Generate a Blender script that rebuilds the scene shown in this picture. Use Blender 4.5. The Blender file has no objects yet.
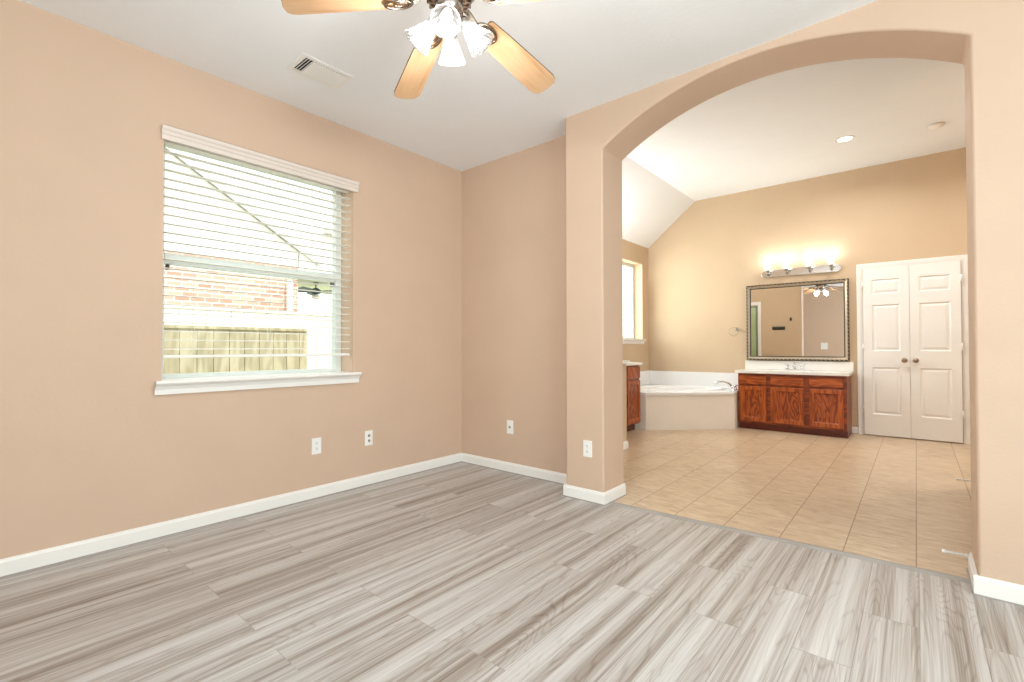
import bpy, bmesh, math, random
from mathutils import Vector, Matrix
random.seed(7)
SC = bpy.context.scene
COL = SC.collection
R = math.radians

# ------------------------------------------------------------------ camera, world, light, exposure
cam = bpy.data.cameras.new('camera'); camo = bpy.data.objects.new('camera', cam); COL.objects.link(camo)
cam.sensor_width = 36.0; cam.lens = 475.36 * 36.0 / 1024.0; cam.clip_start = .02
yaw, pit, rol = R(40.357), R(0.828), R(-0.087)
r_ = Vector((math.cos(yaw), math.sin(yaw), 0))
f_ = Vector((-math.sin(yaw) * math.cos(pit), math.cos(yaw) * math.cos(pit), math.sin(pit)))
u_ = r_.cross(f_)
r2 = r_ * math.cos(rol) + u_ * math.sin(rol); u2 = -r_ * math.sin(rol) + u_ * math.cos(rol)
camo.matrix_world = Matrix(((r2.x, u2.x, -f_.x, 0), (r2.y, u2.y, -f_.y, 0), (r2.z, u2.z, -f_.z, 1.09), (0, 0, 0, 1)))
SC.camera = camo

W = bpy.data.worlds.new('sky'); SC.world = W; W.use_nodes = True
bg = W.node_tree.nodes['Background']; bg.inputs[0].default_value = (.93, .97, 1, 1); bg.inputs[1].default_value = 2.6

def sun(rot, power):
    l = bpy.data.lights.new('sun', 'SUN'); l.energy = power; l.angle = R(2); l.color = (1, .96, .88)
    o = bpy.data.objects.new('sun', l); o.rotation_euler = rot; COL.objects.link(o)
sun((0, R(30), R(12)), 4.0)                      # from over our own house: it reaches the neighbour, never this room

def area(loc, rot, sx, sy, power, color=(1, 1, 1), parent=None):
    l = bpy.data.lights.new('daylight_fill', 'AREA'); l.shape = 'RECTANGLE'; l.size = sx; l.size_y = sy; l.energy = power; l.color = color
    o = bpy.data.objects.new('daylight_fill', l); o.location = loc; o.rotation_euler = rot; COL.objects.link(o)
def point(loc, power, color, rad=.03):
    l = bpy.data.lights.new('lamp_light', 'POINT'); l.energy = power; l.color = color; l.shadow_soft_size = rad
    o = bpy.data.objects.new('lamp_light', l); o.location = loc; COL.objects.link(o)
area((.75, -1.90, 1.5), (R(90), 0, 0), 2.3, 1.5, 82, (.86, .94, 1))           # fill lamp outside the added, unseen rear window
area((2.52, .3, 1.5), (R(90), 0, R(90)), 2.3, 1.5, 112, (.86, .94, 1))        # fill lamp outside the added, unseen right window
area((-3.68, 6.56, 1.81), (R(90), 0, R(-90)), 1.1, 1.1, 30, (.97, 1, .98))     # daylight in the tub window

vs = SC.view_settings
vs.view_transform = 'Standard'; vs.look = 'None'; vs.gamma = 1; vs.use_curve_mapping = False; vs.exposure = 0.0
SC.display_settings.display_device = 'sRGB'

# ------------------------------------------------------------------ measurements (metres)
XL, YB, YF, YK, YE = -3.346, 3.183, 2.9425, 3.246, 7.408
XP, XJ, XR = -1.980, -1.665, .198
ZC, ZV, ZE, XV = 2.803, 3.354, 2.725, -2.579
XRT, YRE = 2.4, -1.7
XBR = 1.7

# ------------------------------------------------------------------ materials
def lin(c):
    return tuple(((v / 255) / 12.92 if v <= 10 else (((v / 255) + .055) / 1.055) ** 2.4) for v in c) + (1,)
class NT:
    def __init__(s, name):
        s.m = bpy.data.materials.new(name); s.m.use_nodes = True; s.t = s.m.node_tree
        s.b = s.t.nodes['Principled BSDF']; s.out = s.t.nodes['Material Output']
    def n(s, typ, **kw):
        nd = s.t.nodes.new(typ)
        for k, v in kw.items():
            if k.startswith('i_'):
                key = k[2:]; key = int(key) if key.isdigit() else key.replace('_', ' ')
                if hasattr(v, 'is_output') or isinstance(v, bpy.types.NodeSocket): s.t.links.new(v, nd.inputs[key])
                else: nd.inputs[key].default_value = v
            else: setattr(nd, k, v)
        return nd
    def math(s, op, a, b=0.0, c=None):
        kw = {'i_0': a, 'i_1': b}
        if c is not None: kw['i_2'] = c
        return s.n('ShaderNodeMath', operation=op, **kw).outputs[0]
    def obj(s):
        tc = s.n('ShaderNodeTexCoord'); sp = s.n('ShaderNodeSeparateXYZ', i_0=tc.outputs['Object'])
        return tc.outputs['Object'], sp.outputs[0], sp.outputs[1], sp.outputs[2]
    def xyz(s, x, y, z): return s.n('ShaderNodeCombineXYZ', i_0=x, i_1=y, i_2=z).outputs[0]
    def noise(s, vec, scale, detail=2, rough=.5, dist=0):
        return s.n('ShaderNodeTexNoise', i_Vector=vec, i_Scale=scale, i_Detail=detail, i_Roughness=rough, i_Distortion=dist).outputs[0]
    def ramp(s, fac, stops):
        nd = s.n('ShaderNodeValToRGB', i_0=fac); e = nd.color_ramp.elements
        while len(e) < len(stops): e.new(.5)
        for k, (p, c) in zip(e, stops): k.position = p; k.color = lin(c)
        return nd.outputs[0]
    def mix(s, fac, a, b, mode='MIX'):
        nd = s.n('ShaderNodeMix', data_type='RGBA', blend_type=mode)
        for i, v in ((0, fac), (6, a), (7, b)):
            if isinstance(v, bpy.types.NodeSocket): s.t.links.new(v, nd.inputs[i])
            else: nd.inputs[i].default_value = v
        return nd.outputs[2]
    def bump(s, h, strength, dist=.01):
        nd = s.n('ShaderNodeBump', i_Height=h, i_Strength=strength, i_Distance=dist); s.t.links.new(nd.outputs[0], s.b.inputs['Normal'])
    def set(s, **kw):
        for k, v in kw.items():
            i = s.b.inputs[k.replace('_', ' ')]
            if isinstance(v, bpy.types.NodeSocket): s.t.links.new(v, i)
            else: i.default_value = v
        return s.m
def paint(name, c, rough=.6, var=.02, bump=.0, bscale=60, metal=0, **kw):
    t = NT(name); v, x, y, z = t.obj()
    n = t.noise(v, 3.0, 3); d = tuple(max(0, k * (1 - var * 2)) for k in c); l = tuple(min(255, k * (1 + var)) for k in c)
    col = t.ramp(n, [(.3, d), (.7, l)])
    if bump: t.bump(t.noise(v, bscale, 3), bump)
    return t.set(Base_Color=col, Roughness=rough, Metallic=metal, **kw)
M = {}
M['peach'] = paint('peach wall paint', (212, 184, 161), .65, .006, .10, 70)
M['tan'] = paint('tan wall paint', (210, 186, 156), .65, .006, .10, 70)
M['ceiling'] = paint('white ceiling paint', (247, 250, 254), .8, .004, .15, 45)
M['trim'] = paint('white trim paint', (244, 242, 238), .35, .005)
M['door'] = paint('white door paint', (247, 246, 243), .4, .005)
M['plastic'] = paint('white plastic', (246, 245, 242), .35, .004)
M['slot'] = paint('dark slot', (70, 66, 62), .6, .02)
M['vinyl'] = paint('window vinyl', (226, 232, 228), .4, .005)
M['blind'] = paint('blind slat white', (246, 245, 240), .45, .004)
M['valance'] = paint('valance white', (226, 214, 205), .45, .006)
M['acrylic'] = paint('white acrylic', (246, 247, 248), .18, .003)
M['skirt'] = paint('beige tub panel', (243, 236, 226), .35, .008)
M['marble'] = paint('white cultured marble', (246, 244, 240), .2, .008)
M['chrome'] = paint('chrome', (232, 235, 238), .2, .004, metal=1)
M['nickel'] = paint('brushed nickel', (176, 170, 162), .25, .02, metal=1)
M['pewter'] = paint('pewter', (158, 142, 122), .35, .02, metal=1)
M['bronze'] = paint('dark bronze', (150, 134, 120), .25, .03, metal=1)
M['black'] = paint('black metal', (38, 34, 32), .5, .03)
M['gray_shoe'] = paint('gray floor edging', (168, 162, 157), .5, .03)
M['silver'] = paint('champagne silver leaf', (196, 184, 164), .38, .05, metal=.8)
M['mirror'] = NT('mirror glass').set(Base_Color=(.93, .93, .91, 1), Metallic=1.0, Roughness=.01)
M['blade_edge'] = paint('dark blade edge', (84, 62, 44), .5, .03)
M['dark_fan'] = paint('dark blue gray fan', (78, 92, 104), .5, .03)
M['siding'] = paint('pale siding', (240, 236, 226), .6, .01)
M['shingle'] = paint('grey shingles', (206, 203, 198), .9, .03)
M['fascia'] = paint('pale fascia', (188, 188, 184), .6, .01)
M['porch'] = paint('cream porch ceiling', (224, 226, 196), .6, .01)
M['grass'] = paint('dry grass', (150, 158, 110), .9, .15)
M['concrete_out'] = paint('outside stucco', (214, 200, 186), .8, .03)

def glass(name, tint, refl=.08):
    t = NT(name); t.t.nodes.remove(t.b)
    tr = t.n('ShaderNodeBsdfTransparent', i_0=tint); gl = t.n('ShaderNodeBsdfGlossy', i_Roughness=.02)
    lw = t.n('ShaderNodeLayerWeight', i_0=.25)
    fac = t.math('MULTIPLY', lw.outputs[0], refl * 4)
    mx = t.n('ShaderNodeMixShader', i_0=fac, i_1=tr.outputs[0], i_2=gl.outputs[0]); t.t.links.new(mx.outputs[0], t.out.inputs[0])
    return t.m
M['glass'] = glass('window glass', (.95, .98, .96, 1))
M['clear'] = glass('clear acrylic', (.96, .97, .97, 1), .2)
M['greenglass'] = paint('frosted green glass', (176, 196, 150), .25, .02)
M['greenframe'] = paint('green grey metal frame', (120, 138, 104), .35, .02)

def shade_mat(name, emit, color=(1, .97, .93, 1)):
    t = NT(name); v, x, y, z = t.obj()
    t.t.nodes.remove(t.b)
    ang = t.n('ShaderNodeMath', operation='ARCTAN2', i_0=y, i_1=x).outputs[0]
    rib = t.math('MULTIPLY_ADD', t.math('SINE', t.math('MULTIPLY', ang, 24.0)), .12, .5)
    tr = t.n('ShaderNodeBsdfTransparent', i_0=(1, .99, .97, 1)); df = t.n('ShaderNodeBsdfTranslucent', i_0=(.22, .225, .23, 1))
    gl = t.n('ShaderNodeBsdfGlossy', i_0=(.9, .9, .9, 1), i_Roughness=.1)
    em = t.n('ShaderNodeEmission', i_0=color, i_1=emit)
    m1 = t.n('ShaderNodeMixShader', i_0=rib, i_1=df.outputs[0], i_2=tr.outputs[0])
    m2 = t.n('ShaderNodeMixShader', i_0=.07, i_1=m1.outputs[0], i_2=gl.outputs[0])
    ad = t.n('ShaderNodeAddShader', i_0=m2.outputs[0], i_1=em.outputs[0]); t.t.links.new(ad.outputs[0], t.out.inputs[0])
    return t.m
M['fan_shade'] = shade_mat('lit ribbed glass', .16)
M['van_shade'] = shade_mat('lit bell glass', .55, (1, .97, .92, 1))
def emis(name, c, s):
    t = NT(name); return t.set(Base_Color=c, Emission_Color=c, Emission_Strength=s, Roughness=.4)
M['bulb'] = emis('lit bulb', (1, .96, .9, 1), 6)
M['can'] = emis('lit can lens', (1, .95, .86, 1), 5)

def planks():
    t = NT('grey vinyl plank'); v, x, y, z = t.obj()
    bv = t.xyz(y, x, 0.0)
    br = t.n('ShaderNodeTexBrick', offset=.37, offset_frequency=2, i_Vector=bv, i_Color1=(0, 0, 0, 1), i_Color2=(1, 1, 1, 1), i_Mortar=(.5, .5, .5, 1), i_Scale=1.0, i_Mortar_Size=.0012, i_Mortar_Smooth=.1, i_Bias=0.0, i_Brick_Width=1.22, i_Row_Height=.178)
    rnd = t.n('ShaderNodeSeparateColor', i_0=br.outputs[0]).outputs[0]; mort = br.outputs[1]
    r1 = t.math('MULTIPLY', rnd, 37.0); r2_ = t.math('MULTIPLY', rnd, 91.0)
    gv = t.xyz(t.math('MULTIPLY_ADD', y, .8, r1), t.math('MULTIPLY_ADD', x, 8.5, r2_), r1)
    n1 = t.noise(gv, 1.0, 1.5, .4, .5)
    cont = t.math('POWER', t.math('MULTIPLY_ADD', t.math('SINE', t.math('MULTIPLY', n1, 130.0)), .5, .5), 6.0)
    fine = t.noise(t.xyz(t.math('MULTIPLY_ADD', y, 1.6, r2_), t.math('MULTIPLY', x, 230.0), r1), 1.0, 4, .65)
    coarse = t.noise(t.xyz(t.math('MULTIPLY_ADD', y, .32, r2_), t.math('MULTIPLY_ADD', x, 17.0, r1), r2_), 1.0, 4, .55, .25)
    mid = t.noise(t.xyz(t.math('MULTIPLY_ADD', y, 1.0, r1), t.math('MULTIPLY_ADD', x, 85.0, r2_), r1), 1.0, 3, .6, .15)
    fac = t.math('MULTIPLY_ADD', coarse, 1.15, -.24)
    fac = t.math('ADD', fac, t.math('MULTIPLY_ADD', mid, .6, -.29))
    fac = t.math('MULTIPLY_ADD', t.math('MULTIPLY', cont, fine), -.2, fac)
    fac = t.math('ADD', fac, t.math('MULTIPLY_ADD', fine, .55, -.20))
    fac = t.math('ADD', fac, t.math('MULTIPLY_ADD', rnd, .12, -.04))
    col = t.ramp(fac, [(.02, (116, 101, 90)), (.26, (158, 148, 140)), (.5, (194, 190, 187)), (.85, (217, 216, 215))])
    col = t.mix(t.math('MULTIPLY', mort, .4), col, lin((92, 82, 76)))
    t.bump(t.math('MULTIPLY_ADD', mort, -1.0, t.math('MULTIPLY', fine, .25)), .12, .004)
    return t.set(Base_Color=col, Roughness=.36, Specular_IOR_Level=.5)
M['planks'] = planks()
def tiles():
    t = NT('beige ceramic tile'); v, x, y, z = t.obj()
    u = t.math('DIVIDE', t.math('ADD', x, 30.01), .3); w = t.math('DIVIDE', t.math('ADD', y, 30.14), .45)
    def line(q, half):
        d = t.math('ABSOLUTE', t.math('SUBTRACT', t.math('FRACT', q), .5)); return t.math('GREATER_THAN', d, .5 - half)
    gx = line(u, .0027 / .3); gy = line(w, .0022 / .45)
    idv = t.xyz(t.math('FLOOR', u), t.math('FLOOR', w), 0.0)
    rnd = t.n('ShaderNodeTexWhiteNoise', noise_dimensions='3D', i_Vector=idv).outputs[0]
    sv = t.xyz(t.math('MULTIPLY_ADD', x, 6.0, t.math('MULTIPLY', rnd, 31.0)), t.math('MULTIPLY', y, 20.0), rnd)
    n = t.noise(sv, 1.4, 5, .65, .5)
    fac = t.math('MULTIPLY_ADD', rnd, .14, t.math('MULTIPLY_ADD', n, 1.7, -.45))
    col = t.ramp(fac, [(.12, (184, 156, 126)), (.45, (208, 184, 154)), (.85, (224, 204, 180))])
    col = t.mix(t.math('MULTIPLY', gy, .5), col, lin((184, 158, 126)))
    col = t.mix(gx, col, lin((150, 124, 95)))
    t.bump(t.math('MULTIPLY', t.math('MAXIMUM', gx, gy), -1.0), .15, .003)
    return t.set(Base_Color=col, Roughness=.3)
M['tiles'] = tiles()
def wood(name, axis, stops, fine=60, wide=7, rings=45, rough=.35, seed=0.0, bump=.03):
    t = NT(name); v, x, y, z = t.obj()
    a = [x, y, z]; along = a.pop(axis)
    cross = t.math('ADD', a[0], t.math('MULTIPLY', a[1], .7))
    gv = t.xyz(t.math('MULTIPLY_ADD', along, 1.6, seed), t.math('MULTIPLY', cross, wide), seed)
    n1 = t.noise(gv, 1.0, 2, .5, .6)
    c = t.math('MULTIPLY_ADD', t.math('SINE', t.math('MULTIPLY', n1, rings)), .5, .5)
    fv = t.xyz(t.math('MULTIPLY', along, 4.0), t.math('MULTIPLY', cross, fine), seed)
    fn = t.noise(fv, 1.0, 3, .6)
    fac = t.math('ADD', t.math('MULTIPLY', c, .45), t.math('MULTIPLY', fn, .6))
    return t.set(Base_Color=t.ramp(fac, stops), Roughness=rough)
OAK = [(.2, (122, 52, 16)), (.5, (166, 78, 26)), (.9, (196, 106, 44))]
OAKD = [(.2, (92, 34, 10)), (.5, (148, 66, 22)), (.9, (186, 98, 40))]
M['oak_v'] = wood('stained oak upright grain', 2, OAK, 120, 12, 40, seed=1.3); M['oak_h'] = wood('stained oak level grain', 0, OAK, 120, 12, 40, seed=4.1)
M['oak_panel'] = wood('stained oak panel', 2, OAKD, 110, 9, 70, seed=7.7)
M['oak_frame'] = wood('stained oak face frame', 0, [(.2, (98, 38, 12)), (.5, (134, 56, 18)), (.9, (160, 78, 30))], seed=2.2)
M['oak_toe'] = wood('dark toe kick', 0, [(.2, (86, 28, 12)), (.85, (112, 42, 20))], seed=3.3)
M['maple'] = wood('maple blade', 0, [(.2, (176, 134, 94)), (.5, (194, 154, 114)), (.85, (206, 170, 132))], 70, 9, 18, .4)
M['fence_shaded'] = wood('fence boards in shade tone', 2, [(.2, (166, 156, 132)), (.5, (190, 182, 158)), (.85, (206, 199, 178))], 40, 9, 20, .8)  # tan tone carries the shadow lying on the fence
M['fence_sunlit'] = wood('fence boards in sunlit tone', 2, [(.2, (232, 230, 224)), (.85, (250, 250, 246))], 40, 9, 20, .6)  # white tone carries the sunlight on the same fence
def bricks():
    t = NT('red brick'); v, x, y, z = t.obj()
    br = t.n('ShaderNodeTexBrick', i_Vector=t.xyz(t.math('ADD', y, 50.0), t.math('ADD', z, 50.0), 0.0), i_Color1=lin((196, 142, 126)), i_Color2=lin((214, 178, 162)), i_Mortar=lin((224, 214, 206)), i_Scale=1.0, i_Mortar_Size=.011, i_Mortar_Smooth=.2, i_Bias=-.1, i_Brick_Width=.215, i_Row_Height=.078)
    return t.set(Base_Color=br.outputs[0], Roughness=.85)
M['brick'] = bricks()
def rope():
    t = NT('dark rope gilding'); v, x, y, z = t.obj()
    w = t.math('SINE', t.math('MULTIPLY', t.math('ADD', t.math('ADD', x, z), t.math('MULTIPLY', y, 2.0)), 130.0))
    col = t.ramp(t.math('MULTIPLY_ADD', w, .5, .5), [(.35, (46, 38, 30)), (.75, (150, 134, 112))])
    return t.set(Base_Color=col, Roughness=.45, Metallic=.5)
M['rope'] = rope()

# ------------------------------------------------------------------ mesh helpers
class MB:
    def __init__(s): s.bm = bmesh.new(); s.mi = 0
    def face(s, vs, sm=False):
        try:
            f = s.bm.faces.new(vs); f.material_index = s.mi; f.smooth = sm; return f
        except ValueError: return None
    def box(s, x0, x1, y0, y1, z0, z1, M4=None):
        c = [Vector((x, y, z)) for z in (z0, z1) for y in (y0, y1) for x in (x0, x1)]
        if M4: c = [M4 @ k for k in c]
        v = [s.bm.verts.new(k) for k in c]
        for q in ((0, 2, 3, 1), (4, 5, 7, 6), (0, 1, 5, 4), (2, 6, 7, 3), (0, 4, 6, 2), (1, 3, 7, 5)): s.face([v[i] for i in q])
        return s
    def prism(s, poly, ax, a, b, sm=False, M4=None):
        """poly in the two other axes (cyclic order kept as x,y,z without ax)"""
        def mk(p, h):
            l = list(p); l.insert(ax, h); k = Vector(l); return M4 @ k if M4 else k
        A = [s.bm.verts.new(mk(p, a)) for p in poly]; B = [s.bm.verts.new(mk(p, b)) for p in poly]; n = len(poly)
        s.face(A); s.face(B[::-1])
        for i in range(n): s.face([A[i], B[i], B[(i + 1) % n], A[(i + 1) % n]], sm)
        return s
    def loft(s, rings, closed=True, cap=True, sm=True, loop=False):
        V = [[s.bm.verts.new(p) for p in r] for r in rings]; n = len(V[0]); k = len(V)
        for i in range(k if loop else k - 1):
            for j in range(n if closed else n - 1):
                s.face([V[i][j], V[i][(j + 1) % n], V[(i + 1) % k][(j + 1) % n], V[(i + 1) % k][j]], sm)
        if cap and not loop: s.face(V[0][::-1], False); s.face(V[-1], False)
        return s
    def lathe(s, prof, M4=None, seg=32, cap=True, rib=0, ribn=12):
        rings = []
        for r, z in prof:
            ring = []
            for k in range(seg):
                a = 2 * math.pi * k / seg; rr = r * (1 + rib * math.cos(ribn * a))
                p = Vector((rr * math.cos(a), rr * math.sin(a), z)); ring.append(M4 @ p if M4 else p)
            rings.append(ring)
        return s.loft(rings, cap=cap)
    def tube(s, pts, rad, seg=10, loop=False, cap=True):
        pts = [Vector(p) for p in pts]; n = len(pts); rings = []; up = None
        for i, p in enumerate(pts):
            if loop: d = (pts[(i + 1) % n] - pts[i - 1]).normalized()
            else: d = (pts[min(i + 1, n - 1)] - pts[max(i - 1, 0)]).normalized()
            if up is None: up = Vector((0, 0, 1)) if abs(d.z) < .9 else Vector((1, 0, 0))
            a = d.cross(up).normalized(); b = a.cross(d).normalized(); up = b
            rr = rad[i] if isinstance(rad, (list, tuple)) else rad
            rings.append([p + (a * math.cos(2 * math.pi * k / seg) + b * math.sin(2 * math.pi * k / seg)) * rr for k in range(seg)])
        return s.loft(rings, loop=loop, cap=cap)
    def sphere(s, c, r, seg=16, rings=10, sc=(1, 1, 1)):
        c = Vector(c); prof = []
        for i in range(rings + 1):
            a = math.pi * (i + .001) / (rings + .002) - math.pi / 2; prof.append((r * math.cos(a), r * math.sin(a)))
        return s.lathe(prof, Matrix.Translation(c) @ Matrix.Diagonal((*sc, 1)), seg)
    def build(s, name, mats, parent=None, bevel=0, world=True, seg=2):
        bmesh.ops.recalc_face_normals(s.bm, faces=s.bm.faces)
        if parent is not None and world: s.bm.transform(ROOT[parent.name].inverted())
        me = bpy.data.meshes.new(name); s.bm.to_mesh(me); s.bm.free()
        for m in (mats if isinstance(mats, (list, tuple)) else [mats]): me.materials.append(M[m])
        o = bpy.data.objects.new(name, me); COL.objects.link(o)
        if parent is not None:
            o.parent = parent; ROOT[o.name] = ROOT[parent.name]
        else: ROOT[o.name] = Matrix.Identity(4)
        if bevel:
            b = o.modifiers.new('bevel', 'BEVEL'); b.width = bevel; b.segments = seg; b.limit_method = 'ANGLE'; b.angle_limit = R(40)
            b.harden_normals = True
            for p in me.polygons: p.use_smooth = True
        return o
ROOT = {}
def tag(o, label=None, cat=None, group=None, kind=None):
    if label: o['label'] = label
    if cat: o['category'] = cat
    if group: o['group'] = group
    if kind: o['kind'] = kind
    return o
def thing(name, label, cat, loc=(0, 0, 0), rz=0, group=None):
    o = bpy.data.objects.new(name, None); COL.objects.link(o); o.empty_display_size = .1
    o.location = loc; o.rotation_euler = (0, 0, rz)
    ROOT[o.name] = Matrix.Translation(loc) @ Matrix.Rotation(rz, 4, 'Z')
    return tag(o, label, cat, group)
def struct(o, label, cat): return tag(o, label, cat, None, 'structure')
def copy_obj(o, parent=None):
    c = o.copy(); COL.objects.link(c); c.parent = parent; ROOT[c.name] = ROOT[(parent or o).name]; return c

# ------------------------------------------------------------------ floors
SK = [(-1.66, 3.0), (.19, 3.078)]                       # the joint between planks and tile runs slightly askew
m = MB(); m.prism([(XL - .2, YRE - .1), (XRT + .1, YRE - .1), (XRT + .1, YF + .02), (XR, YF + .02), (XR, SK[1][1]), (XJ, SK[0][1]), (XJ, YF + .02), (XP, YF + .02), (XP, YB + .02), (XL - .2, YB + .02)], 2, -.1, 0)
struct(m.build('floor', 'planks'), 'grey wood-look vinyl plank floor of the near room', 'floor')
m = MB(); m.prism([(XJ, SK[0][1]), (XR, SK[1][1]), (XR, YK - .01), (XBR + .1, YK - .01), (XBR + .1, YE + .1), (XL - .2, YE + .1), (XL - .2, YK - .01), (XJ, YK - .01)], 2, -.1, 0)
struct(m.build('floor_bathroom', 'tiles'), 'beige square ceramic tile floor of the bathroom', 'floor')
d = (Vector((*SK[1], 0)) - Vector((*SK[0], 0))); L = d.length; a = math.atan2(d.y, d.x)
m = MB(); m.prism([(-.03, 0), (-.024, .004), (-.006, .0075), (.008, .0075), (.026, .004), (.03, 0)], 0, .0, L, M4=Matrix.Translation((*SK[0], 0)) @ Matrix.Rotation(a, 4, 'Z'))
struct(m.build('trim_1', 'gray_shoe'), 'grey transition strip under the arch between plank and tile', 'floor trim')

# ------------------------------------------------------------------ walls
def wall_with_holes_x(x0, x1, y0, y1, z0, z1, holes):
    """a wall slab thick in x, with rectangular holes (y0,y1,z0,z1) in order of y"""
    m = MB(); y = y0
    for (a, b, c, d_) in holes:
        m.box(x0, x1, y, a, z0, z1); m.box(x0, x1, a, b, z0, c); m.box(x0, x1, a, b, d_, z1); y = b
    m.box(x0, x1, y, y1, z0, z1); bmesh.ops.remove_doubles(m.bm, verts=m.bm.verts, dist=1e-5); return m
W1 = (.79, 2.022, .90, 2.405); W2 = (5.95, 7.175, 1.225, 2.43)
struct(wall_with_holes_x(XL - .26, XL, YRE - .1, 3.21, -.1, ZC + .1, [W1]).build('wall_left', 'peach'), 'peach wall with the blinded window', 'wall')
struct(wall_with_holes_x(XL - .26, XL, 3.21, YE + .1, -.1, ZE + .15, [W2]).build('wall_bathroom_left', 'tan'), 'tan bathroom wall over the tub end', 'wall')
m = MB(); m.prism([(XL, YB), (XP + .03, YB), (XP + .03, YK + .0004), (XL, YK + .0004)], 2, -.0, ZV + .1)
for f in m.bm.faces:
    if f.calc_center_median().y > YK - .01: f.material_index = 1
struct(m.build('wall_back', ['peach', 'tan']), 'short peach wall beside the arch pillar', 'wall')
# wall with the arch
cx, sp, cr = (XJ + XR) / 2, 2.492, 2.764
hw = (XR - XJ) / 2; rise = cr - sp; RR = (hw * hw + rise * rise) / (2 * rise); zc0 = cr - RR; a0 = math.asin(hw / RR)
arc = [(cx + RR * math.sin(t), zc0 + RR * math.cos(t)) for t in [a0 - 2 * a0 * k / 48 for k in range(49)]]
poly = [(XP, 0), (XJ, 0)] + arc[::-1] + [(XR, 0), (XRT, 0), (XRT, ZV + .1), (XP, ZV + .1)]
m = MB(); m.prism(poly, 1, YF, YK)
for f in m.bm.faces:
    if f.calc_center_median().y > YK - .001: f.material_index = 1
struct(m.build('wall_arch', ['peach', 'tan'], bevel=.014, seg=3), 'peach wall with wide arched opening to the bathroom', 'wall')
W3 = (-.4, 1.9, .75, 2.25)
m = MB(); y0, y1 = YRE - .15, YRE
m.box(XL, W3[0], y0, y1, -.1, ZC + .1); m.box(W3[0], W3[1], y0, y1, -.1, W3[2]); m.box(W3[0], W3[1], y0, y1, W3[3], ZC + .1); m.box(W3[1], XRT, y0, y1, -.1, ZC + .1)
struct(m.build('wall_rear', 'peach'), 'peach wall behind the camera', 'wall')
W4 = (-.85, 1.45, .75, 2.25)
struct(wall_with_holes_x(XRT, XRT + .15, YRE - .1, YK, -.1, ZC + .1, [W4]).build('wall_right', 'peach'), 'peach wall right of the camera', 'wall')
m = MB(); m.prism([(XL, 0), (XBR, 0), (XBR, ZV + .1), (XL, ZV + .1)], 1, YE, YE + .15)
struct(m.build('wall_bathroom_back', 'tan'), 'tan bathroom wall behind vanity and closet', 'wall')
m = MB(); m.box(XBR, XBR + .15, YK, YE + .1, 0, ZV + .1)
struct(m.build('wall_bathroom_right', 'tan'), 'tan bathroom wall hidden right of the arch', 'wall')
m = MB(); m.box(.335, XBR, 5.03, 5.15, 0, ZV)
struct(m.build('wall_bathroom_stub', 'tan', bevel=.01), 'tan partition end right of the arch opening', 'wall')
m = MB(); m.box(XL, -2.395, 4.62, 4.74, 0, .915)
struct(m.build('wall_knee', 'tan', bevel=.008), 'low tan wall at the end of the left vanity', 'wall')
m = MB(); m.box(XL, -2.365, 4.592, 4.768, .915, .95)
struct(m.build('trim_2', 'trim', bevel=.006), 'white cap on the low wall by the left vanity', 'trim')
# ceilings
m = MB(); m.box(XL - .1, XRT + .1, YRE - .1, YF + .02, ZC, ZC + .08); m.box(XL - .1, XP + .02, YF + .02, YB + .02, ZC, ZC + .08)
struct(m.build('ceiling', 'ceiling'), 'flat white ceiling of the near room', 'ceiling')
m = MB(); m.prism([(XL - .05, ZE - .0411), (XV, ZV), (XBR + .1, ZV), (XBR + .1, ZV + .12), (XV - .04, ZV + .12), (XL - .05, ZE + .09)], 1, YK - .01, YE + .05)
struct(m.build('ceiling_bathroom', 'ceiling'), 'vaulted white bathroom ceiling', 'ceiling')

# ------------------------------------------------------------------ baseboards
BT, BH = .015, .083
def bb(name, segs, label, shoe=True):
    """segs: (x0,y0,x1,y1,nx,ny): wall line and the outward normal"""
    m = MB()
    for (x0, y0, x1, y1, nx, ny) in segs:
        dx, dy = x1 - x0, y1 - y0; l = math.hypot(dx, dy); ux, uy = dx / l, dy / l
        T = Matrix(((ux, nx, 0, x0), (uy, ny, 0, y0), (0, 0, 1, 0), (0, 0, 0, 1)))
        m.mi = 0; m.prism([(0, .005), (BT, .005), (BT, BH - .016), (BT - .004, BH - .012), (BT - .006, BH - .004), (BT - .010, BH), (0, BH)], 0, 0, l, M4=T)
        if shoe: m.mi = 1; m.prism([(0, .0), (BT + .006, .0), (BT + .005, .005), (0, .005)], 0, 0, l, M4=T)
    return struct(m.build(name, ['trim', 'gray_shoe']), label, 'baseboard')
bb('baseboard_left', [(XL, YRE, XL, YB, 1, 0)], 'white baseboard under the blinded window')
bb('baseboard_back', [(XL, YB, XP, YB, 0, -1)], 'white baseboard on the short wall beside the pillar')
bb('baseboard_pillar', [(XP, YB, XP, YF, -1, 0), (XP - BT, YF, XJ + BT, YF, 0, -1), (XJ, YF, XJ, YK, 1, 0)], 'white baseboard wrapping the arch pillar')
bb('baseboard_arch', [(XRT, YF, XR - BT, YF, 0, -1), (XR, YF, XR, YK, -1, 0)], 'white baseboard on the right side of the arch')
bb('baseboard_rear', [(XL, YRE, XRT, YRE, 0, 1)], 'white baseboard behind the camera')
bb('baseboard_right', [(XRT, YRE, XRT, YF, -1, 0)], 'white baseboard right of the camera')
bb('baseboard_bathroom', [(-.633, YE, -.565, YE, 0, -1), (.46, YE, XBR, YE, 0, -1)], 'short white baseboard between vanity and closet', False)
bb('baseboard_knee', [(XL, 4.62, -2.395 + BT, 4.62, 0, -1), (-2.395, 4.62, -2.395, 4.74, 1, 0)], 'white baseboard around the low wall end', False)
bb('baseboard_stub', [(.335, 5.03, .335, 5.15, -1, 0)], 'white baseboard on the partition end', False)

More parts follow.
